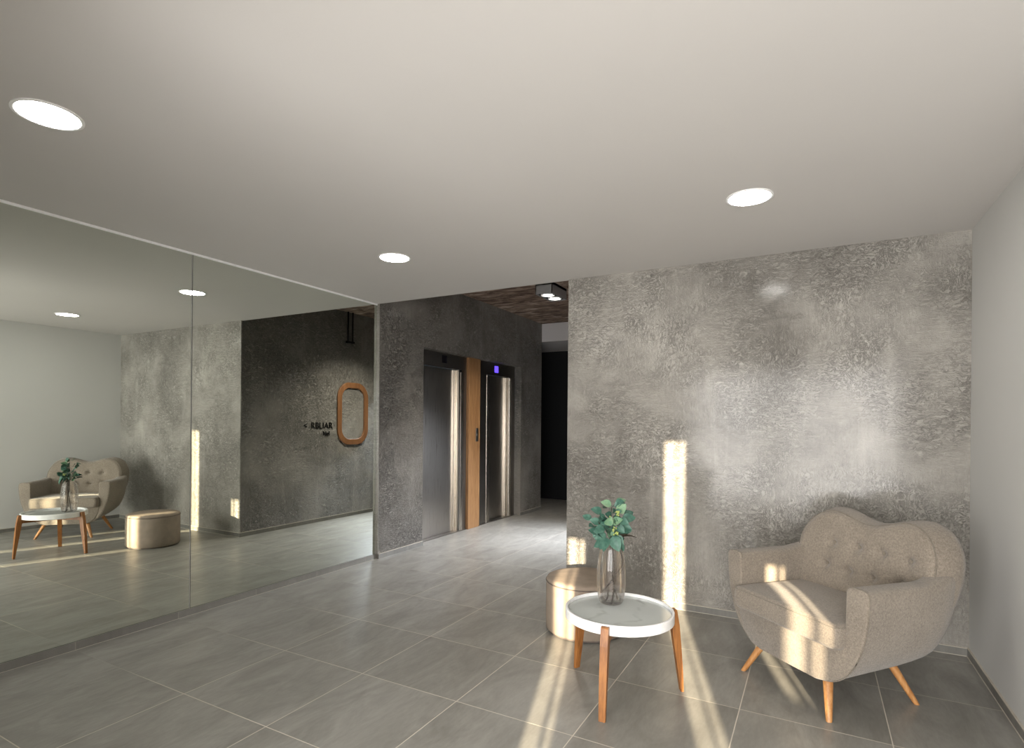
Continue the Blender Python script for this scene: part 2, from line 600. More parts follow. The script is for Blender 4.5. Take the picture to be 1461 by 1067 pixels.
# front facade behind the camera: solid piers with narrow glazed slots for the low sun
S_A = (0.800, 0.888, 0.897, 0.952)
S_B = (0.045, 0.128, 0.146, 0.186)
S_C = (1.318, 1.388, 1.416, 1.447)
fw = MB()
edges = [(-4.0, S_B[0]), (S_B[3], S_A[0]), (S_A[3], S_C[0]), (S_C[3], XF + 0.15)]
for a, b in edges:
    fw.box((a, YF - 0.06, 0), (b, YF, H + 0.1))
for s, top, sill in ((S_A, 2.43, 0), (S_B, 1.64, 0), (S_C, 1.62, 0.98)):
    fw.box((s[0], YF - 0.06, top), (s[3], YF, H + 0.1))
    fw.box((s[1], YF - 0.04, 0), (s[2], YF - 0.02, top))
    if sill:
        fw.box((s[0], YF - 0.06, 0), (s[3], YF, sill))
struct('wall_front', fw, 'white', 'front wall with tall narrow glazed slots, behind the camera', 'wall')
struct('wall_side', MB().box((XF, YF - 0.06, 0), (XF + 0.15, 0.95, H + 0.1)).box((XR + 0.15, 0.9, 0), (XF + 0.15, 1.05, H + 0.1)),
       'white', 'side wall of the entrance bay, behind the camera', 'wall')

struct('wall_blocker', MB().box((XM + 0.02, 0.10, 0), (-1.60, 0.24, H + 0.05)).box((-1.60, 0.10, 2.03), (0.25, 0.24, H + 0.05)), 'white', 'light-blocking partition and lintel added behind the camera at left', 'wall')  # unseen partition and lintel added to keep light off the near ceiling

# frames and pale blinds added on the solid walls behind the fill lamps


def added_window(name, a, b, axis, label):
    f, p = MB(), MB()
    lo, hi = 0.10, 2.16
    for (u0, u1, z0, z1) in ((a, a + 0.04, lo, hi), (b - 0.04, b, lo, hi), (a, b, lo, lo + 0.04), (a, b, hi - 0.04, hi)):
        f.box((u0, YF - 0.005, z0), (u1, YF + 0.030, z1)) if axis == 'x' else f.box((XF - 0.030, u0, z0), (XF + 0.005, u1, z1))
    p.box((a + 0.04, YF - 0.005, lo + 0.04), (b - 0.04, YF + 0.010, hi - 0.04)) if axis == 'x' else p.box((XF - 0.010, a + 0.04, lo + 0.04), (XF + 0.005, b - 0.04, hi - 0.04))
    o = tag(f.build(name, 'frame_front'), label, 'added_window', None, 'structure')
    p.build('blind', 'white', o)


added_window('added_window_1', -1.73, -0.67, 'x', 'added left frame and pale blind on the solid front wall, behind the camera')
added_window('added_window_2', 0.20, 0.78, 'x', 'added narrow frame and blind on the solid wall between the light slots, behind the camera')
added_window('added_window_3', -1.32, 0.62, 'y', 'added frame and blind on the solid side wall of the entrance bay, behind the camera')

# skirting
SK = 0.046


def skirting(name, a, b, mat, label, tops):
    o = MB().box(a, b).build(name, mat)
    tag(o, label, 'baseboard', None, 'structure')
    g = MB()
    for q in tops:
        g.box(*q)
    g.build('grout_line', 'grout', o)
    return o


skirting('baseboard_back', (XH - 0.009, YB - 0.009, 0), (XR, YB, SK), 'skirt_x', 'tile skirting under the back concrete wall',
         [((XH - 0.009, YB - 0.010, SK - 0.001), (XR, YB, SK + 0.003)), ((XH - 0.009, YB - 0.012, 0.0), (XR, YB - 0.008, 0.003))])
skirting('baseboard_right', (XR - 0.009, 0.9, 0), (XR, YB - 0.009, SK), 'skirt_y', 'tile skirting under the right white wall',
         [((XR - 0.010, 0.9, SK - 0.001), (XR, YB - 0.009, SK + 0.004)), ((XR - 0.012, 0.9, 0), (XR - 0.008, YB - 0.012, 0.003))])
skirting('baseboard_left', (XM - 0.005, YF, 0), (XM + 0.010, 4.198, SK), 'skirt_y', 'tile skirting under the tall mirror panels',
         [((XM + 0.009, YF, 0), (XM + 0.0115, 4.198, 0.002))])
skirting('baseboard_lift', (XL, 4.198, 0), (XL + 0.008, OY0, SK), 'skirt_y', 'tile skirting on the lift wall, nearer side',
         [((XL, 4.198, SK - 0.001), (XL + 0.009, OY0, SK + 0.003))])
skirting('baseboard_end', (XL, OY1, 0), (XL + 0.008, YE, SK), 'skirt_y', 'tile skirting on the lift wall beyond the doors',
         [((XL, OY1, SK - 0.001), (XL + 0.009, YE, SK + 0.003))])
skirting('baseboard_hall', (XH - 0.009, YB, 0), (XH, GY0, SK), 'skirt_y', 'tile skirting on the hall wall, seen in the mirror',
         [((XH - 0.010, YB, SK - 0.001), (XH, GY0, SK + 0.003))])
struct('trim_2', MB().box((XM - 0.004, YF, H - 0.014), (XM + 0.006, 4.198, H)), 'white_metal', 'thin white trim along the top of the mirrors', 'trim')
# pale plaster corner bead where the lift wall steps out past the mirror
struct('trim_3', MB().box((XM, 4.190, SK), (XL + 0.001, 4.198, H)), 'back_concrete', 'pale plaster corner strip beside the right mirror edge', 'trim')

# glazed hall door (gives the cool daylight on the hall floor)
gd = MB()
for a, b in (((GY0, 0), (GY0 + 0.05, GZ)), ((GY1 - 0.05, 0), (GY1, GZ)), ((GY0, GZ - 0.05), (GY1, GZ)), ((GY0, 0), (GY1, 0.06))):
    gd.box((XH + 0.07, a[0], a[1]), (XH + 0.11, b[0], b[1]))
d1 = tag(gd.build('door_1', 'frame_front'), 'glazed door in the hall wall', 'door', None, 'structure')
MB().box((XH + 0.085, GY0 + 0.05, 0.06), (XH + 0.093, GY1 - 0.05, GZ - 0.05)).build('pane', 'pane', d1)

# ------------------------------------------------------------------ tall mirrors
YJ = 2.332


def wall_mirror(y0, y1, label):
    o = thing('wall_mirror', (XM, (y0 + y1) / 2, SK), 0, label, 'mirror')
    h = (y1 - y0) / 2
    t = H - 0.014 - SK
    link('mirror_glass', [(0, -h, 0.002), (0, h, 0.002), (0, h, t), (0, -h, t)], [(0, 1, 2, 3)], 'mirror', o, False)
    e = MB()
    e.box((-0.0045, -h - 0.0015, 0), (-0.0005, h + 0.0015, t))
    e.build('glass_edge', 'mirror_edge', o)
    return o


wall_mirror(YF + 0.02, YJ - 0.0045, 'large left wall mirror panel reaching out of the photo at left')
wall_mirror(YJ + 0.0045, 4.188, 'right wall mirror panel beside the dark lift wall')

# ------------------------------------------------------------------ lifts
def elevator(y0, y1, dy0, dy1, disp, label, strips):
    """frame y0..y1, door opening dy0..dy1, all at the back of the recess"""
    o = thing('elevator', (XD, (y0 + y1) / 2, 0), 0, label, 'elevator')
    c = (y0 + y1) / 2
    DZ = 1.985
    f = MB()
    f.box((-0.02, y0 - c, 0), (0.006, dy0 - c, DZ), 0.002)
    f.box((-0.02, dy1 - c, 0), (0.006, y1 - c, DZ), 0.002)
    f.build('door_frame', 'steel_dark', o)
    MB().box((-0.02, y0 - c, DZ), (0.006, y1 - c, OZ), 0.002).build('header', 'steel_dark', o)
    for (a, b, x) in strips:
        MB().box((-0.06, a - c, 0.004), (x, b - c, DZ - 0.004), 0.003).build('jamb', 'steel_bright', o)
    MB().box((-0.075, dy0 - c - 0.02, 0.012), (-0.050, dy1 - c + 0.02, DZ), 0.002).build('door_panel', 'steel', o)
    MB().box((-0.07, y0 - c, 0), (0.02, y1 - c, 0.010)).build('sill', 'steel_dark', o)
    s = MB().box((0.0, disp[0] - c - 0.05, disp[1] - 0.045), (0.009, disp[0] - c + 0.05, disp[1] + 0.045), 0.003)
    s.build('display', 'display' if disp[2] else 'display_off', o)
    return o


e1 = elevator(4.905, 5.915, 5.03, 5.74, (5.43, 2.085, False), 'left steel elevator with a dark display, nearer the mirror',
              [(5.685, 5.725, -0.030), (5.728, 5.775, -0.010), (5.778, 5.835, 0.010)])
e2 = elevator(6.195, 7.205, 6.43, 7.03, (6.665, 2.072, True), 'right steel elevator with a lit blue display above the door',
              [(6.405, 6.435, 0.012), (6.450, 6.555, -0.028), (6.985, 7.03, -0.026), (7.035, 7.095, 0.012)])
MB().box((0.0, 5.74 - 5.41, 1.96), (0.012, 5.79 - 5.41, 1.985), 0.002).build('door_sensor', 'dark_metal', e1)

wp = thing('wood_panel', (XD, 6.055, 0), 0, 'vertical oak panel between the two elevators', 'panel')
MB().box((-0.02, -0.135, 0.0), (0.040, 0.135, OZ), 0.003).build('board', 'door_wood', wp)
b = MB().box((0.040, 0.03, 1.10), (0.046, 0.09, 1.27), 0.003).build('call_plate', 'steel_dark', wp)
MB().lathe([(0.016, 0), (0.016, 0.004), (0.013, 0.006)], 20).build('call_button', 'steel_bright', b)
b.children[0].rotation_euler = (0, math.pi / 2, 0)
b.children[0].location = (0.046, 0.06, 1.18)

# ------------------------------------------------------------------ ceiling lights
def downlight(x, y, label):
    o = thing('downlight', (x, y, H), 0, label, 'downlight', 'round recessed downlights')
    MB().lathe([(0.112, 0.0), (0.112, -0.004), (0.106, -0.006), (0.100, -0.004), (0.100, 0.0)], 56, closed=True).build('trim_ring', 'white_metal', o, True, 40)
    MB().lathe([(0.099, -0.002), (0.099, -0.0035), (0.06, -0.004)], 48).build('diffuser', 'lamp', o, True, 40)
    return o


downlight(-2.552, 1.018, 'large-looking round downlight at upper left above the left mirror panel')
downlight(-0.295, 3.073, 'round downlight at right above the armchair wall')
downlight(-2.590, 3.060, 'round downlight in mid photo before the right mirror panel')

lamp = thing('ceiling_spotlight', (-2.608, 5.77, HH), 0, 'grey twin spotlight box on the dark hall ceiling', 'ceiling light')
hx, hy, hb = 0.100, 0.205, -0.125
bx = MB()
bx.box((-hx, -hy, hb), (-hx + 0.008, hy, 0)).box((hx - 0.008, -hy, hb), (hx, hy, 0))
bx.box((-hx, -hy, hb), (hx, -hy + 0.008, 0)).box((-hx, hy - 0.008, hb), (hx, hy, 0)).box((-hx, -hy, -0.03), (hx, hy, 0))
bx.build('housing', 'grey_box', lamp)
MB().box((-hx + 0.008, -hy + 0.008, hb + 0.012), (hx - 0.008, hy - 0.008, hb + 0.016)).build('black_recess', 'dark_metal', lamp)
for sy in (-0.095, 0.095):
    g = MB().lathe([(0.078, hb + 0.012), (0.078, hb + 0.002), (0.070, hb - 0.001), (0.062, hb + 0.006), (0.062, hb + 0.012)], 36, (0, sy, 0), True).build('lamp_ring', 'white_metal', lamp, True, 40)
    MB().lathe([(0.050, hb + 0.010), (0.045, hb + 0.006), (0.03, hb + 0.005)], 32, (0, sy, 0)).build('bulb', 'spot', g, True)
    sd_ = bpy.data.lights.new('spot_beam', 'SPOT')
    sd_.energy = 100
    sd_.color = (1.0, 0.93, 0.84)
    sd_.spot_size = math.radians(125)
    sd_.spot_blend = 0.8
    sd_.shadow_soft_size = 0.05
    so_ = bpy.data.objects.new('spot_beam', sd_)
    C.objects.link(so_)
    so_.location = (-2.608, 5.77 + sy, HH + hb - 0.015)

# ------------------------------------------------------------------ hall wall: mirror, sign, hanger
om = thing('wall_frame', (XH, 5.95, 1.453), 0, 'empty rounded wooden frame hung on the hall wall', 'frame')


def rrect(w, h, r, n=12):
    pts = []
    for cx, cy, a0 in ((w - r, h - r, 0), (-w + r, h - r, 90), (-w + r, -h + r, 180), (w - r, -h + r, 270)):
        for k in range(n + 1):
            a = math.radians(a0 + 90 * k / n)
            pts.append((cx + r * math.cos(a), cy + r * math.sin(a)))
    return pts


W2, H2 = 0.300, 0.440
rings = []
for (ins, x) in ((0.0, 0.0), (0.0, -0.020), (0.005, -0.025), (0.075, -0.025), (0.080, -0.020), (0.080, 0.0)):
    rings.append([(x, p[0], p[1]) for p in rrect(W2 - ins, H2 - ins, 0.22 - ins * 0.9)])
MB().loft(rings, False).build('frame', 'frame_wood', om, True, 35)


def letters(txt, size, y, z, name, parent):
    """black raised lettering on the hall wall, running towards +y as the mirror shows it"""
    cu = bpy.data.curves.new('lettering', 'FONT')
    cu.body = txt
    cu.size = size
    cu.extrude = 0.006
    cu.offset = 0.0
    cu.resolution_u = 3
    t = bpy.data.objects.new('lettering', cu)
    C.objects.link(t)
    dg = bpy.context.evaluated_depsgraph_get()
    me = bpy.data.meshes.new_from_object(t.evaluated_get(dg))
    bpy.data.objects.remove(t)
    bm = bmesh.new()
    bm.from_mesh(me)
    for v in bm.verts:
        v.co = Vector((-0.006 - v.co.z, y + v.co.x, z + v.co.y))
    bmesh.ops.recalc_face_normals(bm, faces=bm.faces)
    bm.to_mesh(me)
    bm.free()
    me.materials.clear()
    me.materials.append(M['letter'])
    o = bpy.data.objects.new(name, me)
    C.objects.link(o)
    o.parent = parent
    return o


sg = thing('wall_sign', (XH, 5.30, 1.245), 0, 'black raised lettering and arrow on the hall wall beside the rounded wooden frame', 'sign')
letters('RBLIAR', 0.118, -0.105, 0.0, 'lettering', sg)
letters('Nel', 0.085, 0.095, -0.095, 'small_lettering', sg)
letters('<', 0.105, -0.225, 0.005, 'arrow', sg)

hg = thing('conduit', (XH, 5.87, HH), 0, 'dark twin conduit hanging down the hall wall from the ceiling', 'conduit')
MB().tube([(-0.03, -0.045, 0), (-0.03, -0.045, -0.42)], 0.011, 10).build('pipe', 'dark_metal', hg, True, 40)
MB().tube([(-0.03, 0.045, 0), (-0.03, 0.045, -0.42)], 0.011, 10).build('pipe', 'dark_metal', hg, True, 40)
MB().box((-0.05, -0.065, -0.44), (0.0, 0.065, -0.41), 0.004).build('bracket', 'dark_metal', hg)

# ------------------------------------------------------------------ armchair
AC = thing('armchair', (0.058, 3.319, 0), math.atan2(-0.688, 0.725),
           'oatmeal fabric armchair with buttoned curved back and splayed oak legs', 'armchair')


def chair_shell():
    path = spline([(-0.385, -0.235), (-0.386, -0.12), (-0.388, 0.02), (-0.388, 0.15), (-0.372, 0.255), (-0.315, 0.335), (-0.20, 0.365),
                   (0, 0.372), (0.20, 0.365), (0.315, 0.335), (0.372, 0.255), (0.388, 0.15), (0.388, 0.02), (0.386, -0.12), (0.385, -0.235)], 6)
    sec = [(-0.175, 0.150), (-0.120, 0.168), (-0.062, 0.210), (-0.012, 0.280), (0.026, 0.370), (0.047, 0.460), (0.056, 0.545), (0.057, 0.598),
           (0.052, 0.617), (0.038, 0.628), (0.0, 0.631), (-0.036, 0.628), (-0.050, 0.617), (-0.055, 0.598), (-0.055, 0.50), (-0.058, 0.40), (-0.085, 0.32), (-0.15, 0.25)]
    rings = []
    N = len(path)
    for i, p in enumerate(path):
        t = (path[min(i + 1, N - 1)] - path[max(i - 1, 0)])
        t = Vector((t[0], t[1])).normalized()
        nrm = Vector((-t[1], t[0]))       # outward for a clockwise U
        ring = []
        for u, z in sec:
            zz = z
            back = max(0.0, min(1.0, (p[1] - 0.14) / 0.16))
            zz = z + (0.04 * back if z > 0.5 else 0) + (0.035 * max(0, min(1, (p[1] + 0.25) / 0.5)) if z < 0.25 else 0)
            lean = 0.14 * back * max(0, z - 0.3)
            ring.append(Vector((p[0] + nrm[0] * u, p[1] + nrm[1] * u + lean, zz)))
        rings.append(ring)
    # rounded front ends
    def cap(r, sign):
        c = sum(r, Vector()) / len(r)
        out = []
        for s, d in ((0.985, 0.006), (0.93, 0.010), (0.5, 0.012)):
            out.append([c + (v - c) * s + Vector((0, -d, 0)) for v in r])
        return out
    a = cap(rings[0], 1)
    z = cap(rings[-1], 1)
    rings = a[::-1] + rings + z
    o = MB().loft(rings).build('shell', 'fabric', AC, True, 60)
    md = o.modifiers.new('smooth', 'SUBSURF')
    md.levels = md.render_levels = 1
    # seam piping round the front end of each arm
    for r in (a[0], z[0]):
        pts = [v + Vector((0, 0.004, 0)) for v in r[0:14]]
        MB().tube(spline(pts, 3), 0.0032, 6).build('piping', 'piping', o, True)


chair_shell()


def chair_base():
    prof = [(-0.180, 0.148), (0.180, 0.148), (0.250, 0.164), (0.305, 0.212), (0.340, 0.290), (0.345, 0.355), (-0.345, 0.355), (-0.340, 0.290), (-0.305, 0.212), (-0.250, 0.164)]
    rings = []
    for y, s in ((-0.252, 0.955), (-0.246, 0.985), (-0.235, 1.0), (0.0, 1.0), (0.24, 0.97), (0.30, 0.9)):
        rings.append([Vector((x * s, y, 0.26 + (z - 0.26) * s + (0.03 * max(0, y + 0.24) / 0.5 if z < 0.25 else 0))) for x, z in prof])
    MB().loft(rings).build('seat_base', 'fabric', AC, True, 50)


chair_base()


def chair_back():
    half = [(0.0, 0.812), (0.06, 0.820), (0.13, 0.842), (0.20, 0.857), (0.265, 0.850), (0.325, 0.815), (0.368, 0.755), (0.388, 0.69), (0.390, 0.61), (0.378, 0.52), (0.35, 0.43), (0.32, 0.36), (0.22, 0.335), (0.10, 0.33), (0.0, 0.33)]
    pts = spline([(x, z, 0) for x, z in half], 6)
    right = [(p[0], p[1]) for p in pts]
    outl = right + [(-x, z) for x, z in right[-2:0:-1]]
    btn = [(-0.18, 0.690), (-0.03, 0.692), (0.11, 0.690), (0.255, 0.684), (-0.20, 0.572), (-0.055, 0.560), (0.08, 0.562), (0.235, 0.572)]
    c = (0.0, 0.60)

    def yf(z):
        return 0.185 + 0.24 * (z - 0.40)

    def wing(x):                      # the sides sweep forward a little
        return -0.045 * (abs(x) / 0.43) ** 2.4

    def dim(x, z):
        d = 0.0
        for bx_, bz in btn:
            r2 = (x - bx_) ** 2 + (z - bz) ** 2
            d += 0.026 * math.exp(-r2 / (2 * 0.017 ** 2)) + 0.008 * math.exp(-r2 / (2 * 0.040 ** 2))
        # pulled creases between neighbouring buttons
        for row in (btn[:4], btn[4:]):
            for (x0, z0), (x1, z1) in zip(row, row[1:]):
                k = (x - x0) / (x1 - x0)
                if 0 < k < 1:
                    zc = z0 + (z1 - z0) * k
                    d += 0.006 * math.exp(-((z - zc) / 0.011) ** 2) * (1 - 0.45 * math.sin(math.pi * k))
        return d

    rings = []
    T = 0.17
    # rear, from the middle outwards, then over the rim, then the front inwards
    for s, dy in ((0.25, 0.0), (0.6, -0.002), (0.88, -0.010), (0.99, -0.026), (1.045, -0.052), (1.06, -0.085)):
        rings.append([Vector((x * s * (1.0 + 0.035 * s ** 4), yf(c[1] + (z - c[1]) * s) + T + dy, c[1] + (z - c[1]) * s)) for x, z in outl])
    for s, dy in ((1.030, 0.058), (1.010, 0.034), (0.99, 0.017), (0.965, 0.006)):
        rings.append([Vector((x * s, yf(c[1] + (z - c[1]) * s) + wing(x * s) + dy, c[1] + (z - c[1]) * s)) for x, z in outl])
    s = 0.9325
    while s > 0.02:
        ring = []
        for x, z in outl:
            xx, zz = x * s, c[1] + (z - c[1]) * s
            ring.append(Vector((xx, yf(zz) + wing(xx) - 0.028 * (1 - s * s) + dim(xx, zz), zz)))
        rings.append(ring)
        s -= 0.0275
    o = MB().loft(rings).build('backrest', 'fabric', AC, True, 70)
    for bx_, bz in btn:
        y = yf(bz) + wing(bx_) - 0.022 + dim(bx_, bz)
        b_ = MB().lathe([(0.0105, 0.0), (0.0115, 0.003), (0.009, 0.0065), (0.004, 0.008)], 16).build('button', 'piping', o, True)
        b_.rotation_euler = (math.radians(90 - 13), 0, 0)
        b_.location = (bx_, y + 0.002, bz)
    # welt along the rim
    pts = [(x * 0.993, yf(z) + wing(x) + 0.017, c[1] + (z - c[1]) * 0.993) for x, z in outl if z > 0.40]
    k = max(range(len(pts)), key=lambda i: (Vector(pts[i]) - Vector(pts[i - 1])).length)
    pts = pts[k:] + pts[:k]
    MB().tube(pts, 0.0035, 6).build('piping', 'piping', o, True)


chair_back()


def chair_cushion():
    n, m = 30, 26
    x0, x1, y0, y1 = -0.335, 0.335, -0.300, 0.205
    zt, zb = 0.452, 0.338
    rings = []
    outl = []
    r = 0.035
    for cx, cy, a0 in ((x1 - r, y1 - r, 0), (x0 + r, y1 - r, 90), (x0 + r, y0 + r, 180), (x1 - r, y0 + r, 270)):
        for k in range(7):
            a = math.radians(a0 + 15 * k)
            outl.append((cx + r * math.cos(a), cy + r * math.sin(a)))
    # densify
    dens = []
    for i in range(len(outl)):
        a, b = Vector(outl[i]), Vector(outl[(i + 1) % len(outl)])
        k = max(1, int((b - a).length / 0.04))
        for j in range(k):
            dens.append(a + (b - a) * j / k)
    c = Vector(((x0 + x1) / 2, (y0 + y1) / 2))

    def crown(p, s):
        return 0.020 * (1 - ((p[0] - c[0]) / 0.335) ** 2) * (1 - ((p[1] - c[1]) / 0.255) ** 2)
    for s, z in ((0.3, zb), (0.9, zb), (0.97, zb + 0.004), (0.995, zb + 0.018), (1.006, zb + 0.055), (1.0, zt - 0.026), (0.985, zt - 0.007), (0.955, zt)):
        rings.append([(*(c + (p - c) * s), z + (crown(c + (p - c) * s, s) if z >= zt else 0)) for p in dens])
    s = 0.9
    while s > 0.05:
        rings.append([(*(c + (p - c) * s), zt + crown(c + (p - c) * s, s)) for p in dens])
        s -= 0.08
    o = MB().loft([[Vector(p) for p in r_] for r_ in rings]).build('seat_cushion', 'fabric', AC, True, 60)
    pts = [(*(c + (p - c) * 0.993), zt - 0.010) for p in dens]
    MB().tube(pts + [pts[0]], 0.003, 6).build('piping', 'piping', o, True)


chair_cushion()
for sx in (-1, 1):
    for sy in (-1, 1):
        top = Vector((sx * 0.195, sy * 0.195, 0.185))
        tip = Vector((sx * 0.274, sy * 0.272, 0.0))
        dirv = (tip - top)
        pts = [top + dirv * t for t in (-0.05, 0.0, 0.25, 0.5, 0.75, 0.97, 1.0)]
        mb = MB()
        rings = []
        for p, r in zip(pts, (0.0235, 0.0235, 0.0215, 0.0190, 0.0165, 0.0140, 0.0125)):
            rings.append([p + Vector((r * math.cos(2 * math.pi * k / 20), r * math.sin(2 * math.pi * k / 20), 0)) for k in range(20)])
        mb.loft(rings).build('leg', 'oak', AC, True, 50)

# ------------------------------------------------------------------ coffee table
TC = Vector((-0.852, 2.742))
CT = thing('coffee_table', (TC[0], TC[1], 0), 0, 'round white tray-top coffee table on three teak legs', 'table')
TZ, TR = 0.418, 0.268
rim = [(TR - 0.012, TZ - 0.020), (TR - 0.012, TZ - 0.002), (TR - 0.009, TZ), (TR - 0.003, TZ), (TR, TZ - 0.003), (TR, TZ - 0.047), (TR - 0.004, TZ - 0.050), (TR - 0.03, TZ - 0.050), (TR - 0.03, TZ - 0.020)]
MB().lathe(rim, 96, closed=True).build('tray', 'white_metal', CT, True, 40)
MB().lathe([(TR - 0.013, TZ - 0.030), (TR - 0.013, TZ - 0.0145), (0.10, TZ - 0.0145)], 96).build('marble_top', 'marble', CT, True, 40)
for fx, fy in ((-0.827, 2.423), (-1.136, 2.892), (-0.581, 2.902)):
    d = Vector((fx - TC[0], fy - TC[1], 0)).normalized()
    sd = Vector((-d[1], d[0], 0))
    rings = []
    #       z, inner radius, outer radius, half width
    for z, ri, ro, hw in ((0.0, 0.313, 0.327, 0.0155), (0.10, 0.297, 0.322, 0.0165), (0.22, 0.279, 0.313, 0.0175), (0.33, 0.262, 0.303, 0.018),
                          (TZ - 0.052, 0.240, 0.297, 0.018), (TZ - 0.0505, TR, 0.2965, 0.018), (TZ - 0.012, TR, 0.2900, 0.018), (TZ - 0.006, TR, 0.286, 0.018)):
        rings.append([d * ri + sd * hw + Vector((0, 0, z)), d * ro + sd * hw + Vector((0, 0, z)), d * ro - sd * hw + Vector((0, 0, z)), d * ri - sd * hw + Vector((0, 0, z))])
    lg = MB().loft(rings).build('leg', 'teak', CT, False)
    st = MB().loft([[d * r + sd * w + Vector((0, 0, z)) for w, z in ((0.011, TZ - 0.052), (0.011, TZ - 0.085), (-0.011, TZ - 0.085), (-0.011, TZ - 0.052))] for r in (0.0, 0.262)])
    st.build('stretcher', 'teak', CT, False)

# ------------------------------------------------------------------ vase and eucalyptus
VX, VY, VZ = -0.925, 2.835, TZ - 0.0143
VS = thing('glass_vase', (VX, VY, VZ), 0, 'tall clear glass vase with slim barrel body on the coffee table', 'vase')
outer = [(0.020, 0.0), (0.050, 0.001), (0.058, 0.006), (0.066, 0.022), (0.071, 0.060), (0.0745, 0.110), (0.0745, 0.160), (0.071, 0.210), (0.064, 0.255), (0.056, 0.290), (0.053, 0.303)]
inner = [(r - 0.0028, z) for r, z in outer[::-1][:8]] + [(0.0615, 0.022), (0.050, 0.010), (0.020, 0.008)]
prof = outer + [(0.0515, 0.3045)] + inner
MB().lathe(prof, 64).build('body', 'glass', VS, True, 60)


def leaf(mb, base, direction, normal, L, W, curl=0.15):
    d = Vector(direction).normalized()
    nrm = Vector(normal)
    s = d.cross(nrm).normalized()
    nrm = s.cross(d).normalized()
    rows = 7
    v, f = [], []
    for i in range(rows + 1):
        t = i / rows
        w = W * math.sin(math.pi * min(1, t ** 0.75)) ** 0.8 if 0 < t < 1 else 0.0
        mid = Vector(base) + d * (L * t) - nrm * (curl * L * t * t)
        for k in (-1, -0.5, 0, 0.5, 1):
            v.append(mid + s * (w * 0.5 * k) + nrm * (0.16 * w * abs(k)))
    for i in range(rows):
        for k in range(4):
            f.append((i * 5 + k, i * 5 + k + 1, (i + 1) * 5 + k + 1, (i + 1) * 5 + k))
    mb.add(v, f)


# camera-right and toward-camera directions at the vase, used only to aim the sprigs in plan
RT = Vector((math.cos(0.5021), math.sin(0.5021), 0))
FW = Vector((math.sin(0.5021), -math.cos(0.5021), 0))
UP = Vector((0, 0, 1))


def sprig(label, ctrl, leaves, pale=0.2, buds=(), extra=11):
    """ctrl and leaves are (right, toward, up) offsets in metres from the vase base centre"""
    o = thing('eucalyptus_sprig', (VX, VY, VZ), 0, label, 'sprig', 'eucalyptus sprigs in the vase')
    L = lambda p: RT * p[0] + FW * p[1] + UP * p[2]
    for j in range(extra):            # leaves on the far side and along the stem
        q = ctrl[-1] if j % 2 else ctrl[-2]
        a_ = random.uniform(0, 2 * math.pi)
        zz = max(0.335, q[2] + random.uniform(-0.03, 0.03))
        leaves = leaves + [((q[0] + 0.035 * math.cos(a_), -0.02 + 0.045 * math.sin(a_), zz), (math.cos(a_), math.sin(a_), random.uniform(-0.3, 0.5)), random.uniform(0.045, 0.06), random.uniform(0.036, 0.046))]
    path = spline([L(p) for p in ctrl], 8)
    n = len(path)
    MB().tube(path, [0.0042 - 0.0026 * i / n for i in range(n)], 7).build('stem', 'stem', o, True)
    a, bpl = MB(), MB()
    for (p, d, ln, wd) in leaves:
        base = L(p)
        near = min(path, key=lambda q: (q - base).length)
        t = MB()
        tgt = bpl if random.random() < pale else a
        dirv = L(d).normalized()
        nrm = (FW * 0.75 + UP * 0.45 + RT * random.uniform(-0.5, 0.5))
        st = base - dirv * ln * 0.15
        leaf(tgt, st, dirv, nrm, ln, wd, random.uniform(0.05, 0.25))
        a.tube([near, (near + st) / 2 + UP * 0.002, st], 0.0009, 5)
    a.build('leaves', 'leaf', o, True)
    if bpl.v:
        bpl.build('pale_leaves', 'leaf_pale', o, True)
    for p in buds:
        k = MB()
        for j in range(9):
            c_ = L(p) + Vector((random.uniform(-1, 1), random.uniform(-1, 1), random.uniform(-1, 1))) * 0.010
            k.lathe([(0.0015, -0.004), (0.0042, -0.001), (0.0042, 0.002), (0.0015, 0.005)], 8, c_)
        k.build('buds', 'bud', o, True)
    return o


sprig('eucalyptus sprig leaning left out of the vase with broad green leaves',
      [(-0.050, 0.01, 0.035), (-0.030, 0.02, 0.022), (-0.020, 0.02, 0.060), (-0.040, 0.01, 0.160), (-0.030, 0.01, 0.290), (-0.045, 0.02, 0.380), (-0.075, 0.02, 0.430)],
      [((-0.075, 0.02, 0.425), (-0.9, 0.2, 0.35), 0.055, 0.040), ((-0.055, 0.04, 0.400), (-0.55, 0.4, -0.2), 0.062, 0.046), ((-0.045, 0.03, 0.365), (-0.8, 0.3, -0.35), 0.066, 0.046),
       ((-0.070, 0.0, 0.375), (-0.6, 0.1, -0.7), 0.050, 0.038), ((-0.035, 0.05, 0.335), (-0.6, 0.5, -0.5), 0.070, 0.050), ((-0.03, 0.045, 0.42), (0.2, 0.4, 0.5), 0.060, 0.046), ((-0.05, 0.03, 0.44), (-0.3, 0.4, 0.6), 0.055, 0.04)],
      0.15, [(-0.075, 0.03, 0.385)])
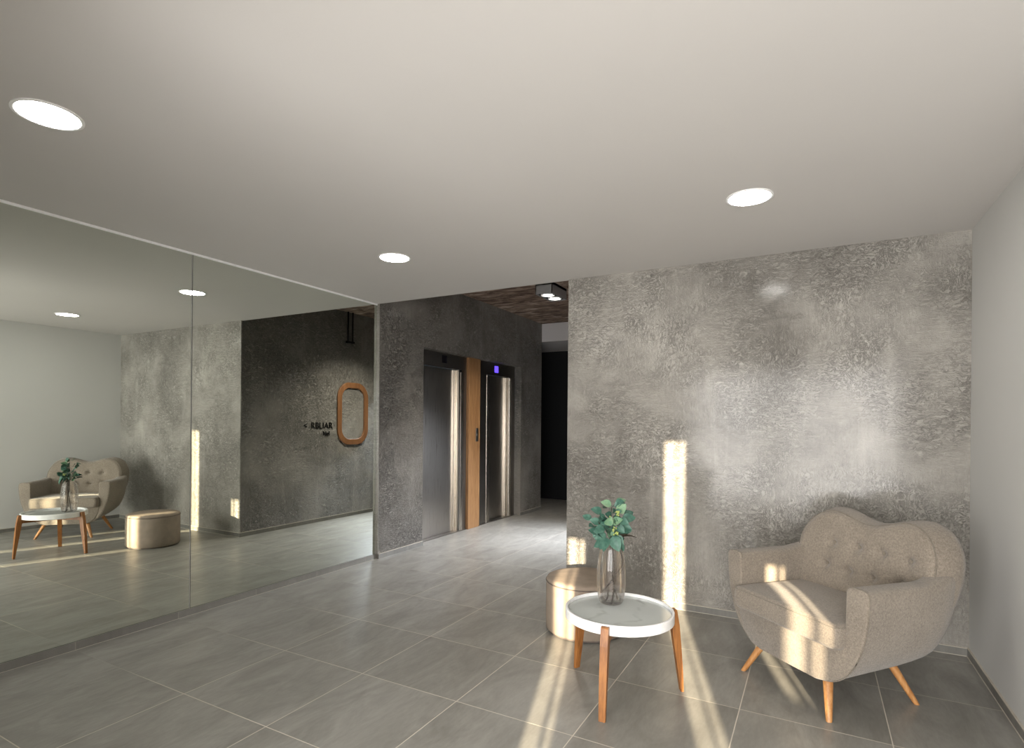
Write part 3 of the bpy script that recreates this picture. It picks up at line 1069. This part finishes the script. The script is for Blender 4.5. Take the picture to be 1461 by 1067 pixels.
sprig('tallest upright eucalyptus sprig in the middle of the vase',
      [(0.035, -0.01, 0.020), (0.010, 0.0, 0.120), (-0.005, 0.0, 0.290), (-0.010, 0.0, 0.400), (0.000, 0.0, 0.500)],
      [((-0.010, 0.0, 0.515), (-0.8, 0.2, 0.25), 0.062, 0.042), ((0.020, 0.01, 0.510), (0.7, 0.2, 0.3), 0.058, 0.042), ((-0.060, 0.0, 0.475), (-0.75, 0.2, 0.35), 0.062, 0.046),
       ((0.035, 0.02, 0.485), (0.35, 0.4, 0.5), 0.062, 0.050), ((-0.01, 0.03, 0.455), (-0.4, 0.5, 0.3), 0.062, 0.048), ((0.005, 0.04, 0.430), (0.5, 0.5, 0.3), 0.062, 0.048),
       ((-0.03, 0.02, 0.44), (-0.5, 0.4, -0.3), 0.055, 0.042), ((0.0, 0.02, 0.47), (0.1, 0.5, 0.5), 0.05, 0.04)],
      0.35, [(-0.020, 0.045, 0.450), (0.022, 0.045, 0.475)])
sprig('eucalyptus sprig leaning right out of the vase with one wide leaf at its tip',
      [(-0.045, 0.0, 0.060), (0.010, 0.015, 0.135), (0.058, 0.01, 0.215), (0.038, 0.01, 0.290), (0.030, 0.01, 0.380), (0.050, 0.02, 0.440)],
      [((0.062, 0.02, 0.445), (0.95, 0.1, 0.18), 0.070, 0.052), ((0.040, 0.04, 0.440), (0.5, 0.5, -0.2), 0.055, 0.044), ((0.030, 0.03, 0.405), (0.5, 0.4, -0.5), 0.052, 0.040),
       ((0.045, 0.0, 0.39), (0.6, 0.0, -0.5), 0.050, 0.036), ((0.020, 0.03, 0.42), (-0.2, 0.5, 0.2), 0.055, 0.045)],
      0.1, [(0.005, 0.05, 0.395), (0.015, 0.05, 0.372)])
sprig('low eucalyptus sprig at the vase mouth with large drooping front leaves',
      [(0.0, 0.02, 0.012), (0.015, 0.02, 0.100), (0.010, 0.02, 0.200), (0.000, 0.025, 0.300), (-0.010, 0.040, 0.360)],
      [((0.000, 0.06, 0.350), (0.25, 0.5, -0.75), 0.082, 0.062), ((-0.035, 0.05, 0.340), (-0.35, 0.5, -0.7), 0.075, 0.054), ((-0.055, 0.03, 0.325), (-0.7, 0.4, -0.35), 0.062, 0.044),
       ((0.020, 0.05, 0.355), (0.5, 0.5, -0.55), 0.055, 0.040), ((-0.02, 0.06, 0.375), (-0.2, 0.5, 0.4), 0.06, 0.045), ((0.045, 0.02, 0.310), (0.3, 0.4, -0.8), 0.045, 0.032)],
      0.15, [(0.045, 0.03, 0.325)])
tw = thing('dried_leaf_twig', (VX, VY, VZ), 0, 'dark curled dried leaf arching right from the vase mouth', 'twig', None)
L3 = lambda p: RT * p[0] + FW * p[1] + UP * p[2]
MB().tube(spline([L3(p) for p in ((0.02, 0.01, 0.10), (0.030, 0.01, 0.24), (0.030, 0.015, 0.315), (0.045, 0.02, 0.350))], 6), 0.0016, 6).build('stem', 'stem', tw, True)
cm = MB()
leaf(cm, L3((0.043, 0.02, 0.348)), L3((0.8, 0.1, 0.45)), FW * 0.3 + UP, 0.075, 0.022, 0.65)
leaf(cm, L3((0.038, 0.02, 0.350)), L3((0.6, 0.2, 0.7)), FW * 0.5 + UP * 0.5, 0.045, 0.026, 0.4)
cm.build('curled_leaves', 'stem', tw, True)

# ------------------------------------------------------------------ pouffe
OT = thing('ottoman', (-1.301, 3.45, 0), 0, 'round beige suede ottoman standing behind the coffee table', 'ottoman')
R = 0.252
MB().lathe([(0.05, 0.004), (R - 0.012, 0.004), (R - 0.010, 0.016)], 64).build('base_disc', 'suede_dark', OT, True, 40)
MB().lathe([(R - 0.016, 0.012), (R - 0.006, 0.014), (R, 0.022), (R + 0.001, 0.10), (R + 0.001, 0.22), (R, 0.312), (R - 0.003, 0.322)], 72).build('side', 'suede', OT, True, 50)
MB().lathe([(R - 0.003, 0.318), (R - 0.001, 0.326), (R - 0.006, 0.338), (R - 0.018, 0.344), (R - 0.05, 0.347), (0.12, 0.350), (0.03, 0.351)], 72).build('cushion_top', 'suede', OT, True, 60)
pts = [(math.cos(2 * math.pi * k / 64) * (R + 0.001), math.sin(2 * math.pi * k / 64) * (R + 0.001), 0.320) for k in range(65)]
MB().tube(pts, 0.0035, 6).build('piping', 'suede_dark', OT, True)
